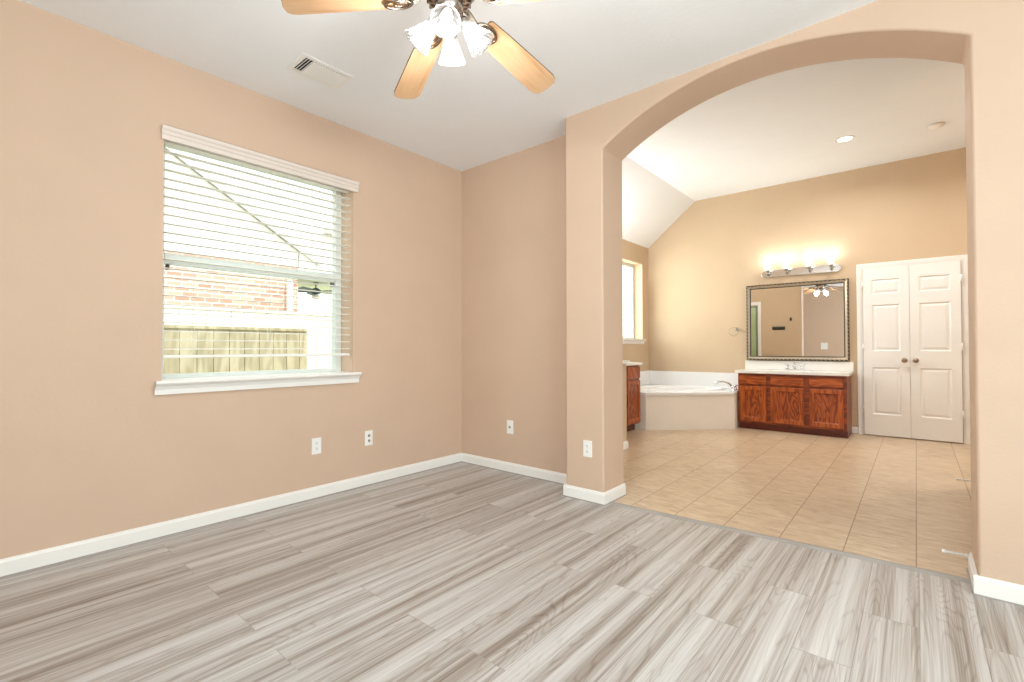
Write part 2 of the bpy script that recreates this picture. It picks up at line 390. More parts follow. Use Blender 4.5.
# ------------------------------------------------------------------ windows
def window_x(name, hole, xg, label, sill_y, meeting=None, latch=False):
    y0, y1, z0, z1 = hole; fr = MB(); w = .05; t0, t1 = xg - .03, xg + .03
    fr.box(t0, t1, y0, y0 + w, z0, z1).box(t0, t1, y1 - w, y1, z0, z1).box(t0, t1, y0 + w, y1 - w, z0, z0 + .03).box(t0, t1, y0 + w, y1 - w, z1 - w, z1)
    o = fr.build(name, 'vinyl', bevel=.003); struct(o, label, 'window')
    if meeting:
        s = MB(); s.box(xg - .022, xg + .024, y0 + w, y1 - w, meeting - .034, meeting + .034).box(xg + .024, xg + .034, y0 + w, y1 - w, meeting - .006, meeting + .03)
        s.build('meeting_rail', 'vinyl', o, bevel=.003)
        for (zz0, zz1) in ((z0 + .03, meeting - .034), (meeting + .034, z1 - w)):
            MB().box(xg - .003, xg + .003, y0 + w, y1 - w, zz0, zz1).build('pane', 'glass', o)
        if latch:
            for yy in (y0 + w + .01, y1 - w - .03): MB().box(xg + .0, xg + .026, yy, yy + .018, meeting - .07, meeting - .036).build('sash_latch', 'black', o, bevel=.003)
    else:
        MB().box(xg - .003, xg + .003, y0 + w, y1 - w, z0 + .03, z1 - w).build('pane', 'glass', o)
    s = MB(); a, b = sill_y
    s.prism([(XL - .172, z0 - .002), (XL - .172, z0 + .004), (XL + .055, z0 + .002), (XL + .058, z0 - .012), (XL + .05, z0 - .02), (XL + .034, z0 - .03), (XL + .022, z0 - .05), (XL + .02, z0 - .078), (XL + .001, z0 - .078), (XL + .001, z0 - .002)], 1, a, b)
    bmesh.ops.recalc_face_normals(s.bm, faces=s.bm.faces)
    for v in s.bm.verts:                                  # keep the stool inside the opening where it passes through the wall
        if v.co.x < XL + .0015: v.co.y = min(max(v.co.y, y0 + .001), y1 - .001) if v.co.z > z0 - .01 else v.co.y
    s.build('window_sill', 'trim', o)
    return o
window_x('window_1', W1, XL - .205, 'single-hung window behind white blinds in the peach wall', (.752, 2.064), 1.647, True)
window_x('window_2', W2, XL - .17, 'bright window over the tub', (5.93, 7.195))
def window_added(name, label, M4, w, h):
    f = MB(); t = .05
    f.box(0, w, -.03, .03, 0, t, M4).box(0, w, -.03, .03, h - t, h, M4).box(0, t, -.03, .03, t, h - t, M4).box(w - t, w, -.03, .03, t, h - t, M4).box(w / 2 - .03, w / 2 + .03, -.03, .03, t, h - t, M4)
    o = struct(f.build(name, 'vinyl'), label, 'window')
    g = MB(); g.box(t, w / 2 - .03, -.003, .003, t, h - t, M4).box(w / 2 + .03, w - t, -.003, .003, t, h - t, M4); g.build('pane', 'glass', o)
window_added('window_added_rear', 'wide unseen window added behind the camera for fill light', Matrix.Translation((W3[0], YRE - .07, W3[2])), 2.3, 1.5)  # opening added to carry the rear fill lamp
window_added('window_added_right', 'wide unseen window added right of the camera for fill light', Matrix.Translation((XRT + .07, W4[0], W4[2])) @ Matrix.Rotation(R(90), 4, 'Z'), 2.3, 1.5)  # made-up opening for the fill lamp on the right

# ------------------------------------------------------------------ blind
bl = thing('window_blind', 'white horizontal slat blind hanging open in the left window', 'blind', (XL, 1.41, .92))
XB = XL - .05
m = MB(); m.prism([(XL + .002, 2.312), (XL + .02, 2.312), (XL + .023, 2.322), (XL + .023, 2.338), (XL + .028, 2.344), (XL + .028, 2.36), (XL + .036, 2.37), (XL + .038, 2.388), (XL + .002, 2.388)], 1, .775, 2.05); m.build('valance', 'valance', bl)
MB().box(XB - .028, XB + .028, .797, 2.012, 2.345, 2.395).build('headrail', 'blind', bl, bevel=.003)
m = MB(); n = 24; zs = [1.085 + k * (2.315 - 1.085) / (n - 1) for k in range(n)]
for z in zs:
    m.prism([(XB - .025, z - .0013), (XB, z + .0015), (XB + .025, z - .0013), (XB + .025, z + .0013), (XB, z + .0043), (XB - .025, z + .0013)], 1, .797, 2.012)
m.build('slats', 'blind', bl)
MB().box(XB - .025, XB + .025, .797, 2.012, 1.032, 1.05).build('bottom_rail', 'blind', bl, bevel=.004)
for y in (.96, 1.41, 1.86):
    m = MB()
    for x in (XB - .026, XB + .026): m.tube([(x, y, 1.05), (x, y, 2.345)], .0011, 6)
    m.build('ladder_cord', 'blind', bl)

# ------------------------------------------------------------------ outlets and plates
def plate(name, label, cat, c, nrm, kind, w=.072, h=.118):
    nx, ny = nrm; T = Matrix(((-ny, nx, 0, c[0]), (nx, ny, 0, c[1]), (0, 0, 1, c[2]), (0, 0, 0, 1)))
    rz = math.atan2(nx, -ny) + math.pi
    o = thing(name, label, cat, c, 0)
    m = MB(); m.prism([(-w / 2, -h / 2), (w / 2, -h / 2), (w / 2, h / 2), (-w / 2, h / 2)], 1, 0.0, .006, M4=T); m.build('face_plate', 'plastic', o, bevel=.003)
    if kind in ('duplex', 'blank'):
        for s in (-1, 1):
            m = MB(); zc = s * .0195
            m.prism([(.0165 * math.cos(t), zc + .0145 * math.sin(t)) for t in [2 * math.pi * k / 16 for k in range(16)]], 1, .0062, .0085, M4=T); r = m.build('receptacle', 'plastic', o)
            m = MB()
            for x in (-.006, .006): m.box(x - .0012, x + .0012, .0086, .0091, zc - .001, zc + .008, T)
            m.box(-.0022, .0022, .0086, .0091, zc - .009, zc - .005, T); m.build('slot', 'slot', r)
    elif kind == 'jack':
        for s in (-1, 1):
            m = MB(); m.lathe([(.010, 0), (.010, .004), (.0075, .005), (.006, .010), (.003, .010)], T @ Matrix.Translation((0, .006, s * .02)) @ Matrix.Rotation(R(-90), 4, 'X'), 16); m.build('jack', 'pewter', o)
    elif kind == 'coax':
        m = MB(); m.lathe([(.010, 0), (.010, .004), (.006, .005), (.006, .012), (.003, .012)], T @ Matrix.Translation((0, .006, 0)) @ Matrix.Rotation(R(-90), 4, 'X'), 16); m.build('jack', 'pewter', o)
    elif kind == 'switch':
        for s in (-1, 1):
            MB().box(s * .045 - .018, s * .045 + .018, .006, .010, -.035, .035, T).build('rocker', 'plastic', o, bevel=.002)
    return o
plate('wall_outlet', 'white duplex outlet low on the left wall, nearer the window', 'outlet', (XL, 1.728, .376), (1, 0), 'duplex')
plate('jack_plate', 'white plate with two dark jacks low on the left wall, nearer the corner', 'wall plate', (XL, 2.163, .371), (1, 0), 'jack')
plate('jack_plate', 'white plate with one centre jack on the short wall beside the pillar', 'wall plate', (-2.726, YB, .394), (0, -1), 'coax')
plate('wall_outlet', 'white duplex outlet on the front of the arch pillar', 'outlet', (-1.792, YF, .370), (0, -1), 'duplex')
plate('light_switch', 'white double switch plate seen in the bathroom mirror', 'light switch', (-1.70, YRE, 1.13), (0, 1), 'switch', .165, .19)

# ------------------------------------------------------------------ ceiling vent
vt = thing('ceiling_vent', 'white rectangular louvred register on the ceiling near the left wall', 'vent', (-2.795, 1.462, ZC))
x0, x1, y0, y1 = -2.905, -2.685, 1.30, 1.625
m = MB(); t = .03
for (a, b, c, d_) in ((x0, x1, y0, y0 + t), (x0, x1, y1 - t, y1), (x0, x0 + t, y0 + t, y1 - t), (x1 - t, x1, y0 + t, y1 - t)): m.box(a, b, c, d_, ZC - .007, ZC - .0005)
m.build('frame', 'plastic', vt, bevel=.003)
m = MB(); m.box(x0 + t, x1 - t, y0 + t, y1 - t, ZC - .0012, ZC - .0004); m.build('duct_opening', 'black', vt)
m = MB(); nl = 16
for k in range(nl):
    yy = y0 + t + .008 + k * (y1 - y0 - 2 * t - .016) / (nl - 1); ang = R(40) if k < 3 else R(-22)
    m.box(x0 + t, x1 - t, -.0095, .0095, -.0007, .0007, Matrix.Translation((0, yy, ZC - .0085)) @ Matrix.Rotation(ang, 4, 'X'))
m.build('louvres', 'plastic', vt)

# ------------------------------------------------------------------ ceiling fan
FX, FY = -1.485, 1.342
fan = thing('ceiling_fan', 'five-blade ceiling fan with pale wood blades and lit glass shades', 'ceiling fan', (FX, FY, ZC))
T0 = Matrix.Translation((FX, FY, 0))
MB().lathe([(.02, ZC - .055), (.06, ZC - .05), (.078, ZC - .025), (.082, ZC - .002), (.0, ZC - .001)], T0, 32).build('canopy', 'nickel', fan)
MB().lathe([(.03, 2.585), (.095, 2.588), (.118, 2.60), (.122, 2.63), (.13, 2.64), (.13, 2.665), (.118, 2.69), (.085, 2.72), (.05, 2.74), (.03, 2.755)], T0, 40).build('motor_housing', 'nickel', fan)
m = MB(); m.lathe([(.07, 2.548), (.085, 2.553), (.085, 2.584), (.06, 2.586)], T0, 32)
for k in range(18): m.box(.06, .094, -.004, .004, 2.545, 2.586, T0 @ Matrix.Rotation(2 * math.pi * k / 18, 4, 'Z'))
m.build('motor_vent_ring', 'bronze', fan)
MB().lathe([(.012, 2.425), (.022, 2.428), (.034, 2.44), (.038, 2.46), (.038, 2.49), (.05, 2.50), (.058, 2.52), (.058, 2.546), (.02, 2.548)], T0, 32).build('light_hub', 'nickel', fan)
BZ = 2.565 - ZC
def blade_mesh():
    m = MB(); pr = []
    prof = [(.195, .050), (.205, .058), (.30, .064), (.45, .069), (.62, .0735), (.645, .066), (.660, .050), (.667, .0)]
    pts = [(x, y) for x, y in prof] + [(x, -y) for x, y in prof[-2::-1]]
    A = [m.bm.verts.new((x, y, -.004)) for x, y in pts]; B = [m.bm.verts.new((x, y, .004)) for x, y in pts]
    m.face(A); m.face(B[::-1]); m.mi = 1
    for i in range(len(pts)): m.face([A[i], B[i], B[(i + 1) % len(pts)], A[(i + 1) % len(pts)]])
    bmesh.ops.rotate(m.bm, verts=m.bm.verts, cent=(0, 0, 0), matrix=Matrix.Rotation(R(-12.5), 3, 'X'))
    return m
def bracket_mesh():
    m = MB()
    m.tube([(.085, 0, .02), (.12, 0, .012), (.15, 0, -.006), (.175, 0, -.012)], [.013, .011, .010, .009], 10)
    for s in (-1, 1): pass
    ring = [(.215 + .055 * math.cos(t), .036 * math.sin(t), -.0125) for t in [2 * math.pi * k / 28 for k in range(28)]]
    m.tube(ring, .0075, 8, loop=True)
    ring = [(.205 + .028 * math.cos(t), .018 * math.sin(t), -.0125) for t in [2 * math.pi * k / 20 for k in range(20)]]
    m.tube(ring, .005, 8, loop=True)
    for (x, y) in ((.262, .0), (.22, .03), (.22, -.03)): m.lathe([(.006, -.016), (.006, -.002)], Matrix.Translation((x, y, 0)), 10)
    bmesh.ops.rotate(m.bm, verts=m.bm.verts, cent=(0, 0, 0), matrix=Matrix.Rotation(R(-12.5), 3, 'X'))
    return m
b0 = blade_mesh().build('blade', ['maple', 'blade_edge'], fan, world=False)
k0 = bracket_mesh().build('blade_bracket', 'bronze', b0, world=False)
for k in range(5):
    b = b0 if k == 0 else copy_obj(b0, fan)
    if k: copy_obj(k0, b)
    b.location = (0, 0, BZ); b.rotation_euler = (0, R(10.4), R(15.1 + 72 * k))
def bell(L, prof_scale=1.0, rib=.025):
    """bell shade opening along +z, open at the mouth, with wall thickness"""
    base = [(.024, .0), (.030, .012), (.034, .03), (.040, .055), (.048, .08), (.056, .1), (.062, .115)]
    out = [(r * prof_scale, z * L / .115) for r, z in base]
    inn = [(r - .0028, z) for r, z in out[::-1]]
    m = MB(); m.lathe(out + inn, None, 48, cap=False, rib=rib, ribn=12); return m
sh0 = bell(.112, .98).build('lamp_shade', 'fan_shade', fan, world=False)
m = MB(); m.lathe([(.012, .005), (.013, .03), (.019, .045), (.024, .06), (.0245, .07), (.020, .084), (.011, .092), (.001, .094)], None, 20); bu0 = m.build('bulb', 'bulb', sh0, world=False)
m = MB(); m.lathe([(.010, -.03), (.022, -.022), (.027, -.008), (.027, .014), (.02, .016)], None, 24); so0 = m.build('socket_cup', 'nickel', sh0, world=False)
for k in range(4):
    az = R(-48 + 90 * k); tl = R(50); dv = Vector((math.cos(az) * math.cos(tl), math.sin(az) * math.cos(tl), -math.sin(tl)))
    s = sh0 if k == 0 else copy_obj(sh0, fan)
    if k: copy_obj(bu0, s); copy_obj(so0, s)
    base = Vector((.066 * math.cos(az), .066 * math.sin(az), 2.456 - ZC))
    s.location = base; s.rotation_euler = dv.to_track_quat('Z', 'Y').to_euler()
    e = base + Vector((0, 0, ZC)) + Vector((FX, FY, 0)) - Vector((0, 0, ZC)); w = Vector((FX, FY, ZC)) + base
    m = MB(); m.tube([Vector((FX + .03 * math.cos(az), FY + .03 * math.sin(az), 2.48)), w - dv * .028 + Vector((0, 0, .006)), w - dv * .018], .007, 8); m.build('lamp_arm', 'nickel', fan)
    point(w + dv * .115, 10, (1, .985, .98), .035)
# pull chain
m = MB(); m.tube([(FX + .0, FY - .03, 2.45), (FX + .0, FY - .03, 2.35)], .0012, 6); m.sphere((FX + .0, FY - .03, 2.345), .006); m.build('pull_chain', 'nickel', fan)

# ------------------------------------------------------------------ recessed light and detector
def downlight(x, y, label, power):
    rl = thing('recessed_light', label, 'ceiling light', (x, y, ZV)); T = Matrix.Translation((x, y, ZV))
    MB().lathe([(.068, -.001), (.07, -.006), (.092, -.005), (.096, -.0005), (.068, -.0005)], T, 32, cap=False).build('trim_ring', 'plastic', rl)
    MB().lathe([(.001, -.002), (.067, -.002), (.067, -.0005), (.001, -.0005)], T, 32).build('lens', 'can', rl)
    l = bpy.data.lights.new('lamp_light', 'AREA'); l.shape = 'DISK'; l.size = .13; l.energy = power; l.color = (1, .98, .96); l.spread = R(160)
    lo = bpy.data.objects.new('lamp_light', l); lo.location = (x, y, ZV - .012); COL.objects.link(lo)
downlight(-.567, 6.255, 'lit round recessed light in the bathroom ceiling', 18)
downlight(.95, 6.0, 'unseen recessed light added right of the arch to brighten the bathroom', 20)  # added lamp out of view, lifts the closet doors
sd = thing('smoke_detector', 'small round white detector on the bathroom ceiling', 'smoke detector', (.178, 6.46, ZV))
T = Matrix.Translation((.178, 6.46, ZV))
MB().lathe([(.001, -.03), (.045, -.029), (.058, -.022), (.062, -.008), (.062, -.0005)], T, 32).build('cover', 'plastic', sd)
MB().lathe([(.064, -.010), (.067, -.008), (.067, -.0005), (.064, -.0005)], T, 32, cap=False).build('base_ring', 'valance', sd)

# ------------------------------------------------------------------ closet doors
def closet_leaf(name, label, xa, xb, knob_x, hinge_x):
    yf = YE - .006; yt = yf - .034; z0, z1 = .012, 2.07
    o = MB(); w = xb - xa; H = z1 - z0; st = .085
    pz = [(z0 + H * .124, z0 + H * .405), (z0 + H * .502, z0 + H * .778), (z0 + H * .843, z0 + H * .93)]
    o.box(xa, xb, yt + .012, yf, z0, z1)
    o.box(xa, xa + st, yt, yt + .012, z0, z1).box(xb - st, xb, yt, yt + .012, z0, z1)
    prev = z0
    for (a, b) in pz + [(z1, z1)]:
        o.box(xa + st, xb - st, yt, yt + .012, prev, a); prev = b
    for (a, b) in pz:                                    # sticking slope, then a raised field
        xa2, xb2 = xa + st, xb - st
        def ring(i, y): return [Vector((xa2 + i, y, a + i)), Vector((xb2 - i, y, a + i)), Vector((xb2 - i, y, b - i)), Vector((xa2 + i, y, b - i))]
        o.loft([ring(0, yt), ring(.012, yt + .0105), ring(.020, yt + .0105), ring(.042, yt + .003), ring(.044, yt + .003)], cap=False, sm=False)
        v = [o.bm.verts.new(p) for p in ring(.044, yt + .003)]; o.face(v)
    d = o.build(name, 'door'); struct(d, label, 'door')
    m = MB(); T = Matrix.Translation((knob_x, yt, .935)) @ Matrix.Rotation(R(90), 4, 'X')
    m.lathe([(.026, .0), (.026, .004), (.012, .008), (.010, .03), (.020, .036), (.028, .046), (.029, .056), (.022, .066), (.001, .069)], T, 24); m.build('knob', 'pewter', d)
    for z in (.28, 1.05, 1.82):
        m = MB(); m.tube([(hinge_x, yt - .004, z), (hinge_x, yt - .004, z + .09)], .007, 8); m.box(hinge_x - .014, hinge_x + .014, yt - .002, yt - .0003, z, z + .09); m.build('hinge', 'trim', d)
    return d
closet_leaf('door_1', 'left white panelled closet door beside the vanity', -.500, -.056, -.106, -.503)
closet_leaf('door_2', 'right white panelled closet door nearest the arch', -.053, .393, -.003, .396)
m = MB()
def casing_prof(s): return [(0, 0), (-.058 * s, 0), (-.058 * s, -.016), (-.05 * s, -.02), (-.02 * s, -.016), (-.008 * s, -.010), (0, -.008)]
for (x, s) in ((-.507, 1), (.400, -1)): m.prism([(x + p[0], YE + p[1]) for p in casing_prof(s)], 2, 0, 2.134)
m.prism([(YE - .0, 2.076), (YE - .008, 2.076), (YE - .010, 2.084), (YE - .016, 2.096), (YE - .020, 2.126), (YE - .016, 2.134), (YE, 2.134)], 0, -.565, .458)
struct(m.build('trim_3', 'trim'), 'white casing around the double closet doors', 'door casing')

# ------------------------------------------------------------------ oak vanities
def framed_door(T, w, h, name, parent, panel=True):
    """oak front in local x (width) and z (height), facing -y"""
    o = MB(); t = .019; s = .052
    if panel:
        def rg(i, y): return [T @ Vector((i, y, i)), T @ Vector((w - i, y, i)), T @ Vector((w - i, y, h - i)), T @ Vector((i, y, h - i))]
        o.loft([rg(s, 0), rg(0, 0), rg(0, -t + .004), rg(.004, -t), rg(s - .004, -t), rg(s, -t + .004)], cap=False, sm=False, loop=True)
        d = o.build(name, 'oak_v', parent)
        p = MB()
        def ring(i, y): return [T @ Vector((s + i, y, s + i)), T @ Vector((w - s - i, y, s + i)), T @ Vector((w - s - i, y, h - s - i)), T @ Vector((s + i, y, h - s - i))]
        p.loft([ring(0, -.002), ring(0, -.016), ring(.010, -.008), ring(.011, -.008)], cap=True, sm=False); p.build('panel', 'oak_panel', d)
    else:
        o.box(0, w, -t, 0, 0, h, T); d = o.build(name, 'oak_h', parent, bevel=.006, seg=3)
    return d
va = thing('vanity_cabinet', 'low oak vanity cabinet under the framed mirror', 'cabinet', (-1.235, 7.1, 0))
VX0, VX1, VY = -1.842, -.632, 6.90
def carcass(x0, x1, y0, y1, z0, z1):
    m = MB(); b = m.bm; t = .018
    o = [[b.verts.new((x, y, z)) for x, y in ((x0, y0), (x1, y0), (x1, y1), (x0, y1))] for z in (z0, z1)]
    i = [[b.verts.new((x, y, z)) for x, y in ((x0 + t, y0 + t), (x1 - t, y0 + t), (x1 - t, y1 - t), (x0 + t, y1 - t))] for z in (z0 + t, z1)]
    m.face(o[0]); m.face(i[0])
    for k in range(4):
        j = (k + 1) % 4
        m.face([o[0][k], o[0][j], o[1][j], o[1][k]]); m.face([i[0][k], i[0][j], i[1][j], i[1][k]]); m.face([o[1][k], o[1][j], i[1][j], i[1][k]])
    return m
carcass(VX0, VX1, VY, YE - .002, .088, .747).build('body', 'oak_frame', va)
m = MB(); m.box(VX0 + .0, VX1 - .0, VY + .055, YE - .002, 0, .088); m.build('toe_kick', 'oak_toe', va)
cols = [(-1.822, .325), (-1.445, .370), (-1.012, .345)]
for (x, w) in cols:
    framed_door(Matrix.Translation((x, VY, .605)), w, .108, 'drawer', va, False)
    framed_door(Matrix.Translation((x, VY, .115)), w, .462, 'door', va)
ct = thing('vanity_countertop', 'white countertop with backsplash under the framed mirror', 'countertop', (-1.24, 7.1, .747))
def slab_with_bowl(x0, x1, y0, y1, z0, z1, c, ra, rb, dep):
    m = MB(); b = m.bm; n = 32
    o = [b.verts.new(p) for p in ((x0, y0, z1), (x1, y0, z1), (x1, y1, z1), (x0, y1, z1))]
    e = [b.verts.new((c[0] + ra * math.cos(2 * math.pi * k / n), c[1] + rb * math.sin(2 * math.pi * k / n), z1)) for k in range(n)]
    ed = [b.edges.new((o[i], o[(i + 1) % 4])) for i in range(4)] + [b.edges.new((e[i], e[(i + 1) % n])) for i in range(n)]
    bmesh.ops.triangle_fill(b, edges=ed, use_beauty=True)
    lo = [b.verts.new((v.co.x, v.co.y, z0)) for v in o]
    for i in range(4): m.face([o[i], o[(i + 1) % 4], lo[(i + 1) % 4], lo[i]])
    prev = e
    for (s, d_) in ((.96, .02), (.88, .06), (.7, .1), (.4, .125), (.08, dep)):
        r = [b.verts.new((c[0] + (v.co.x - c[0]) * s, c[1] + (v.co.y - c[1]) * s, z1 - d_)) for v in e]
        for i in range(n): m.face([prev[i], prev[(i + 1) % n], r[(i + 1) % n], r[i]], True)
        prev = r
    m.face(prev); return m
slab_with_bowl(-1.875, -.605, 6.868, YE - .002, .748, .783, (-1.24, 7.09), .23, .16, .13).build('top', 'marble', ct)
MB().box(-1.875, -.605, YE - .022, YE - .002, .784, .905).build('backsplash', 'marble', ct, bevel=.003)
# faucet on the countertop
fc = thing('sink_faucet', 'chrome two-handle faucet on the white countertop', 'faucet', (-1.24, 7.30, .784))
m = MB(); m.prism([(-1.24 + (.085 if math.cos(t) > 0 else -.085) + .028 * math.cos(t), 7.30 + .026 * math.sin(t)) for t in [2 * math.pi * (k + .5) / 24 - math.pi / 2 for k in range(24)]], 2, .784, .800); m.build('base', 'chrome', fc, bevel=.003)
m = MB(); m.tube([(-1.24, 7.305, .80), (-1.24, 7.30, .85), (-1.24, 7.27, .878), (-1.24, 7.22, .872), (-1.24, 7.19, .845)], [.016, .014, .012, .011, .010], 12); m.build('spout', 'chrome', fc)
for s in (-1, 1):
    m = MB(); m.lathe([(.017, .80), (.015, .825), (.02, .84), (.019, .856), (.001, .86)], Matrix.Translation((-1.24 + s * .085, 7.30, 0)), 16); m.tube([(-1.24 + s * .085, 7.30, .85), (-1.24 + s * .125, 7.285, .866)], [.006, .005], 8); m.build('handle', 'chrome', fc)

vb = thing('vanity_cabinet', 'dark oak cabinet beside the tub behind the pillar', 'cabinet', (-3.07, 5.3, 0))
carcass(XL + .002, -2.80, 4.742, 5.90, .095, .862).build('body', 'oak_frame', vb)
m = MB(); m.box(XL + .002, -2.865, 4.742, 5.895, 0, .095); m.build('toe_kick', 'oak_toe', vb)
for k in range(3):
    y = 4.765 + k * .385; T = Matrix.Translation((-2.80, y, 0)) @ Matrix.Rotation(R(90), 4, 'Z')
    framed_door(T @ Matrix.Translation((0, 0, .69)), .355, .15, 'drawer', vb, False)
    framed_door(T @ Matrix.Translation((0, 0, .115)), .355, .55, 'door', vb)
cb = slab_with_bowl(XL + .002, -2.765, 4.77, 5.925, .864, .897, (-3.06, 5.33), .16, .23, .13).build('vanity_countertop', 'marble'); tag(cb, 'white countertop on the oak cabinet beside the tub', 'countertop')

# ------------------------------------------------------------------ tub
tb = thing('bathtub', 'white corner bathtub with beige angled front panel', 'bathtub', (-2.6, 6.7, 0))
TP = [(XL + .003, 5.915), (-2.722, 5.924), (-1.856, 6.765), (-1.856, YE - .003), (XL + .003, YE - .003)]
def inset(P, d):
    n = len(P); out = []
    for i in range(n):
        p0, p1, p2 = Vector(P[i - 1]), Vector(P[i]), Vector(P[(i + 1) % n])
        a = (p1 - p0).normalized(); b = (p2 - p1).normalized(); na = Vector((-a.y, a.x)); nb = Vector((-b.y, b.x))
        k = (na + nb).normalized(); out.append(tuple(p1 + k * (d / max(.3, k.dot(na)))))
    return out
SKI = [TP[0], (TP[1][0] - .006, TP[1][1] + .016), (TP[2][0] - .004, TP[2][1] + .018), TP[3], TP[4]]
m = MB(); b = m.bm
lo = [b.verts.new((x, y, 0)) for x, y in SKI]; hi = [b.verts.new((x, y, .462)) for x, y in SKI]
for i in range(5): m.face([lo[i], lo[(i + 1) % 5], hi[(i + 1) % 5], hi[i]])
m.build('front_panel', 'skirt', tb)
m = MB(); b = m.bm; n = 48; cc = Vector((-2.62, 6.80)); dr = Vector((.75, .66)).normalized(); pr = Vector((-dr.y, dr.x))
def ell(s, z, ex=0): return [(cc.x + dr.x * (.60 * s + ex) * math.cos(t) + pr.x * (.35 * s + ex) * math.sin(t), cc.y + dr.y * (.60 * s + ex) * math.cos(t) + pr.y * (.35 * s + ex) * math.sin(t), z) for t in [2 * math.pi * k / n for k in range(n)]]
def ring_strip(o, z0, z1):
    l = [b.verts.new((v.co.x, v.co.y, z1)) for v in o]
    for i in range(len(o)): m.face([o[i], o[(i + 1) % len(o)], l[(i + 1) % len(o)], l[i]])
o = [b.verts.new((x, y, .495)) for x, y in TP]; e = [b.verts.new(p) for p in ell(1, .495, .05)]
ed = [b.edges.new((o[i], o[(i + 1) % 5])) for i in range(5)] + [b.edges.new((e[i], e[(i + 1) % n])) for i in range(n)]
bmesh.ops.triangle_fill(b, edges=ed, use_beauty=True); ring_strip(o, .495, .462)
m.build('deck', 'acrylic', tb)
m = MB(); m.loft([ell(1, .49, .052), ell(1, .508, .046), ell(1, .515, .03), ell(1, .512, .01), ell(1, .495, -.005), ell(.95, .40), ell(.90, .25), ell(.84, .14), ell(.6, .10), ell(.1, .095)], cap=False); m.build('basin', 'acrylic', tb)
m = MB(); m.box(XL + .020, -1.86, YE - .020, YE - .003, .496, .715); m.box(XL + .003, XL + .019, 5.93, YE - .003, .496, .715); m.build('splash_panel', 'acrylic', tb, bevel=.003)
m = MB(); m.lathe([(.03, 0), (.03, .006), (.012, .012), (.001, .012)], Matrix.Translation((-3.02, 6.5, .38)) @ Matrix.Rotation(R(60), 4, 'Y'), 16); m.build('overflow_cap', 'chrome', tb)
tf = thing('tub_faucet', 'chrome curved spout on the tub deck beside the vanity', 'faucet', (-1.95, 6.99, .496))
m = MB(); m.tube([(-1.95, 6.99, .496), (-1.955, 6.985, .54), (-1.985, 6.965, .585), (-2.04, 6.935, .612), (-2.10, 6.90, .612), (-2.15, 6.88, .595)], [.03, .026, .022, .02, .018, .016], 12); m.build('spout', 'chrome', tf)
for (x, y) in ((-1.90, 6.90), (-1.93, 7.10)):
    m = MB(); m.lathe([(.03, .496), (.026, .51), (.014, .52), (.014, .545), (.024, .55), (.024, .565), (.001, .568)], Matrix.Translation((x, y, 0)), 16); m.tube([(x - .03, y - .005, .557), (x + .03, y + .005, .557)], .006, 8); m.build('handle', 'chrome', tf)

# ------------------------------------------------------------------ mirror
MX0, MX1, MZ0, MZ1 = -1.845, -.642, .914, 1.970; MC = ((MX0 + MX1) / 2, YE - .045)
mr = thing('wall_mirror', 'large mirror in an ornate silver frame over the oak vanity', 'mirror', (MC[0], MC[1] + .016, MZ0), R(1.05))
TM = ROOT[mr.name]
hwM, hM = (MX1 - MX0) / 2, MZ1 - MZ0
def rect_loft(prof):
    """prof: (inset, y)"""
    m = MB(); rings = [[TM @ Vector((-hwM + i, y, i)), TM @ Vector((hwM - i, y, i)), TM @ Vector((hwM - i, y, hM - i)), TM @ Vector((-hwM + i, y, hM - i))] for i, y in prof]
    return m.loft(rings, loop=False, cap=False, sm=False)
rect_loft([(.016, .0), (.016, -.022), (.022, -.026), (.036, -.020), (.046, -.016), (.048, -.004)]).build('frame', 'silver', mr)
rect_loft([(.046, -.004), (.046, -.018), (.051, -.020), (.057, -.016), (.058, -.004)]).build('inner_bead', 'black', mr)
m = rect_loft([(.0, .0), (.0, -.018), (.004, -.026), (.011, -.029), (.018, -.026), (.020, -.018), (.020, .0)]); m.build('rope_edge', 'rope', mr)
m = MB(); m.box(-hwM + .05, hwM - .05, -.006, -.002, .05, hM - .05, TM); m.build('glass', 'mirror', mr)

# ------------------------------------------------------------------ vanity light
vl = thing('vanity_light', 'four-light chrome bar with glowing glass shades above the mirror', 'wall light', (-1.19, YE, 2.12))
LX0, LX1, LZ = -1.655, -.722, 2.118
m = MB(); hh = .052; pl = [(LX1 - hh + hh * math.cos(t), LZ + hh * math.sin(t)) for t in [math.pi * (k / 12 - .5) for k in range(13)]] + [(LX0 + hh - hh * math.cos(t), LZ - hh * math.sin(t)) for t in [math.pi * (k / 12 - .5) for k in range(13)]]
m.prism(pl, 1, YE - .03, YE - .001); m.build('back_plate', 'chrome', vl, bevel=.008, seg=3)
shv = buv = cuv = None
for k, x in enumerate((-1.560, -1.330, -1.065, -.825)):
    m = MB(); m.tube([(x, YE - .03, LZ - .005), (x, YE - .07, LZ - .02), (x, YE - .105, LZ - .012), (x, YE - .115, LZ + .015)], .009, 8); m.lathe([(.02, 0), (.02, .006), (.01, .010)], Matrix.Translation((x, YE - .03, LZ - .005)) @ Matrix.Rotation(R(90), 4, 'X'), 16); m.build('arm', 'nickel', vl)
    if shv is None:
        shv = bell(.125, 1.1, .0).build('lamp_shade', 'van_shade', vl, world=False)
        m = MB(); m.lathe([(.012, .005), (.014, .03), (.024, .05), (.028, .07), (.024, .09), (.012, .102), (.001, .104)], None, 20); buv = m.build('bulb', 'bulb', shv, world=False)
        m = MB(); m.lathe([(.010, -.022), (.024, -.016), (.029, -.004), (.029, .014), (.02, .016)], None, 24); cuv = m.build('socket_cup', 'nickel', shv, world=False); s = shv
    else:
        s = copy_obj(shv, vl); copy_obj(buv, s); copy_obj(cuv, s)
    s.location = (x + 1.19, -.115, LZ + .03 - 2.12)
    point((x, YE - .115, LZ + .03 + .16), 1.3, (1, .97, .92), .04)

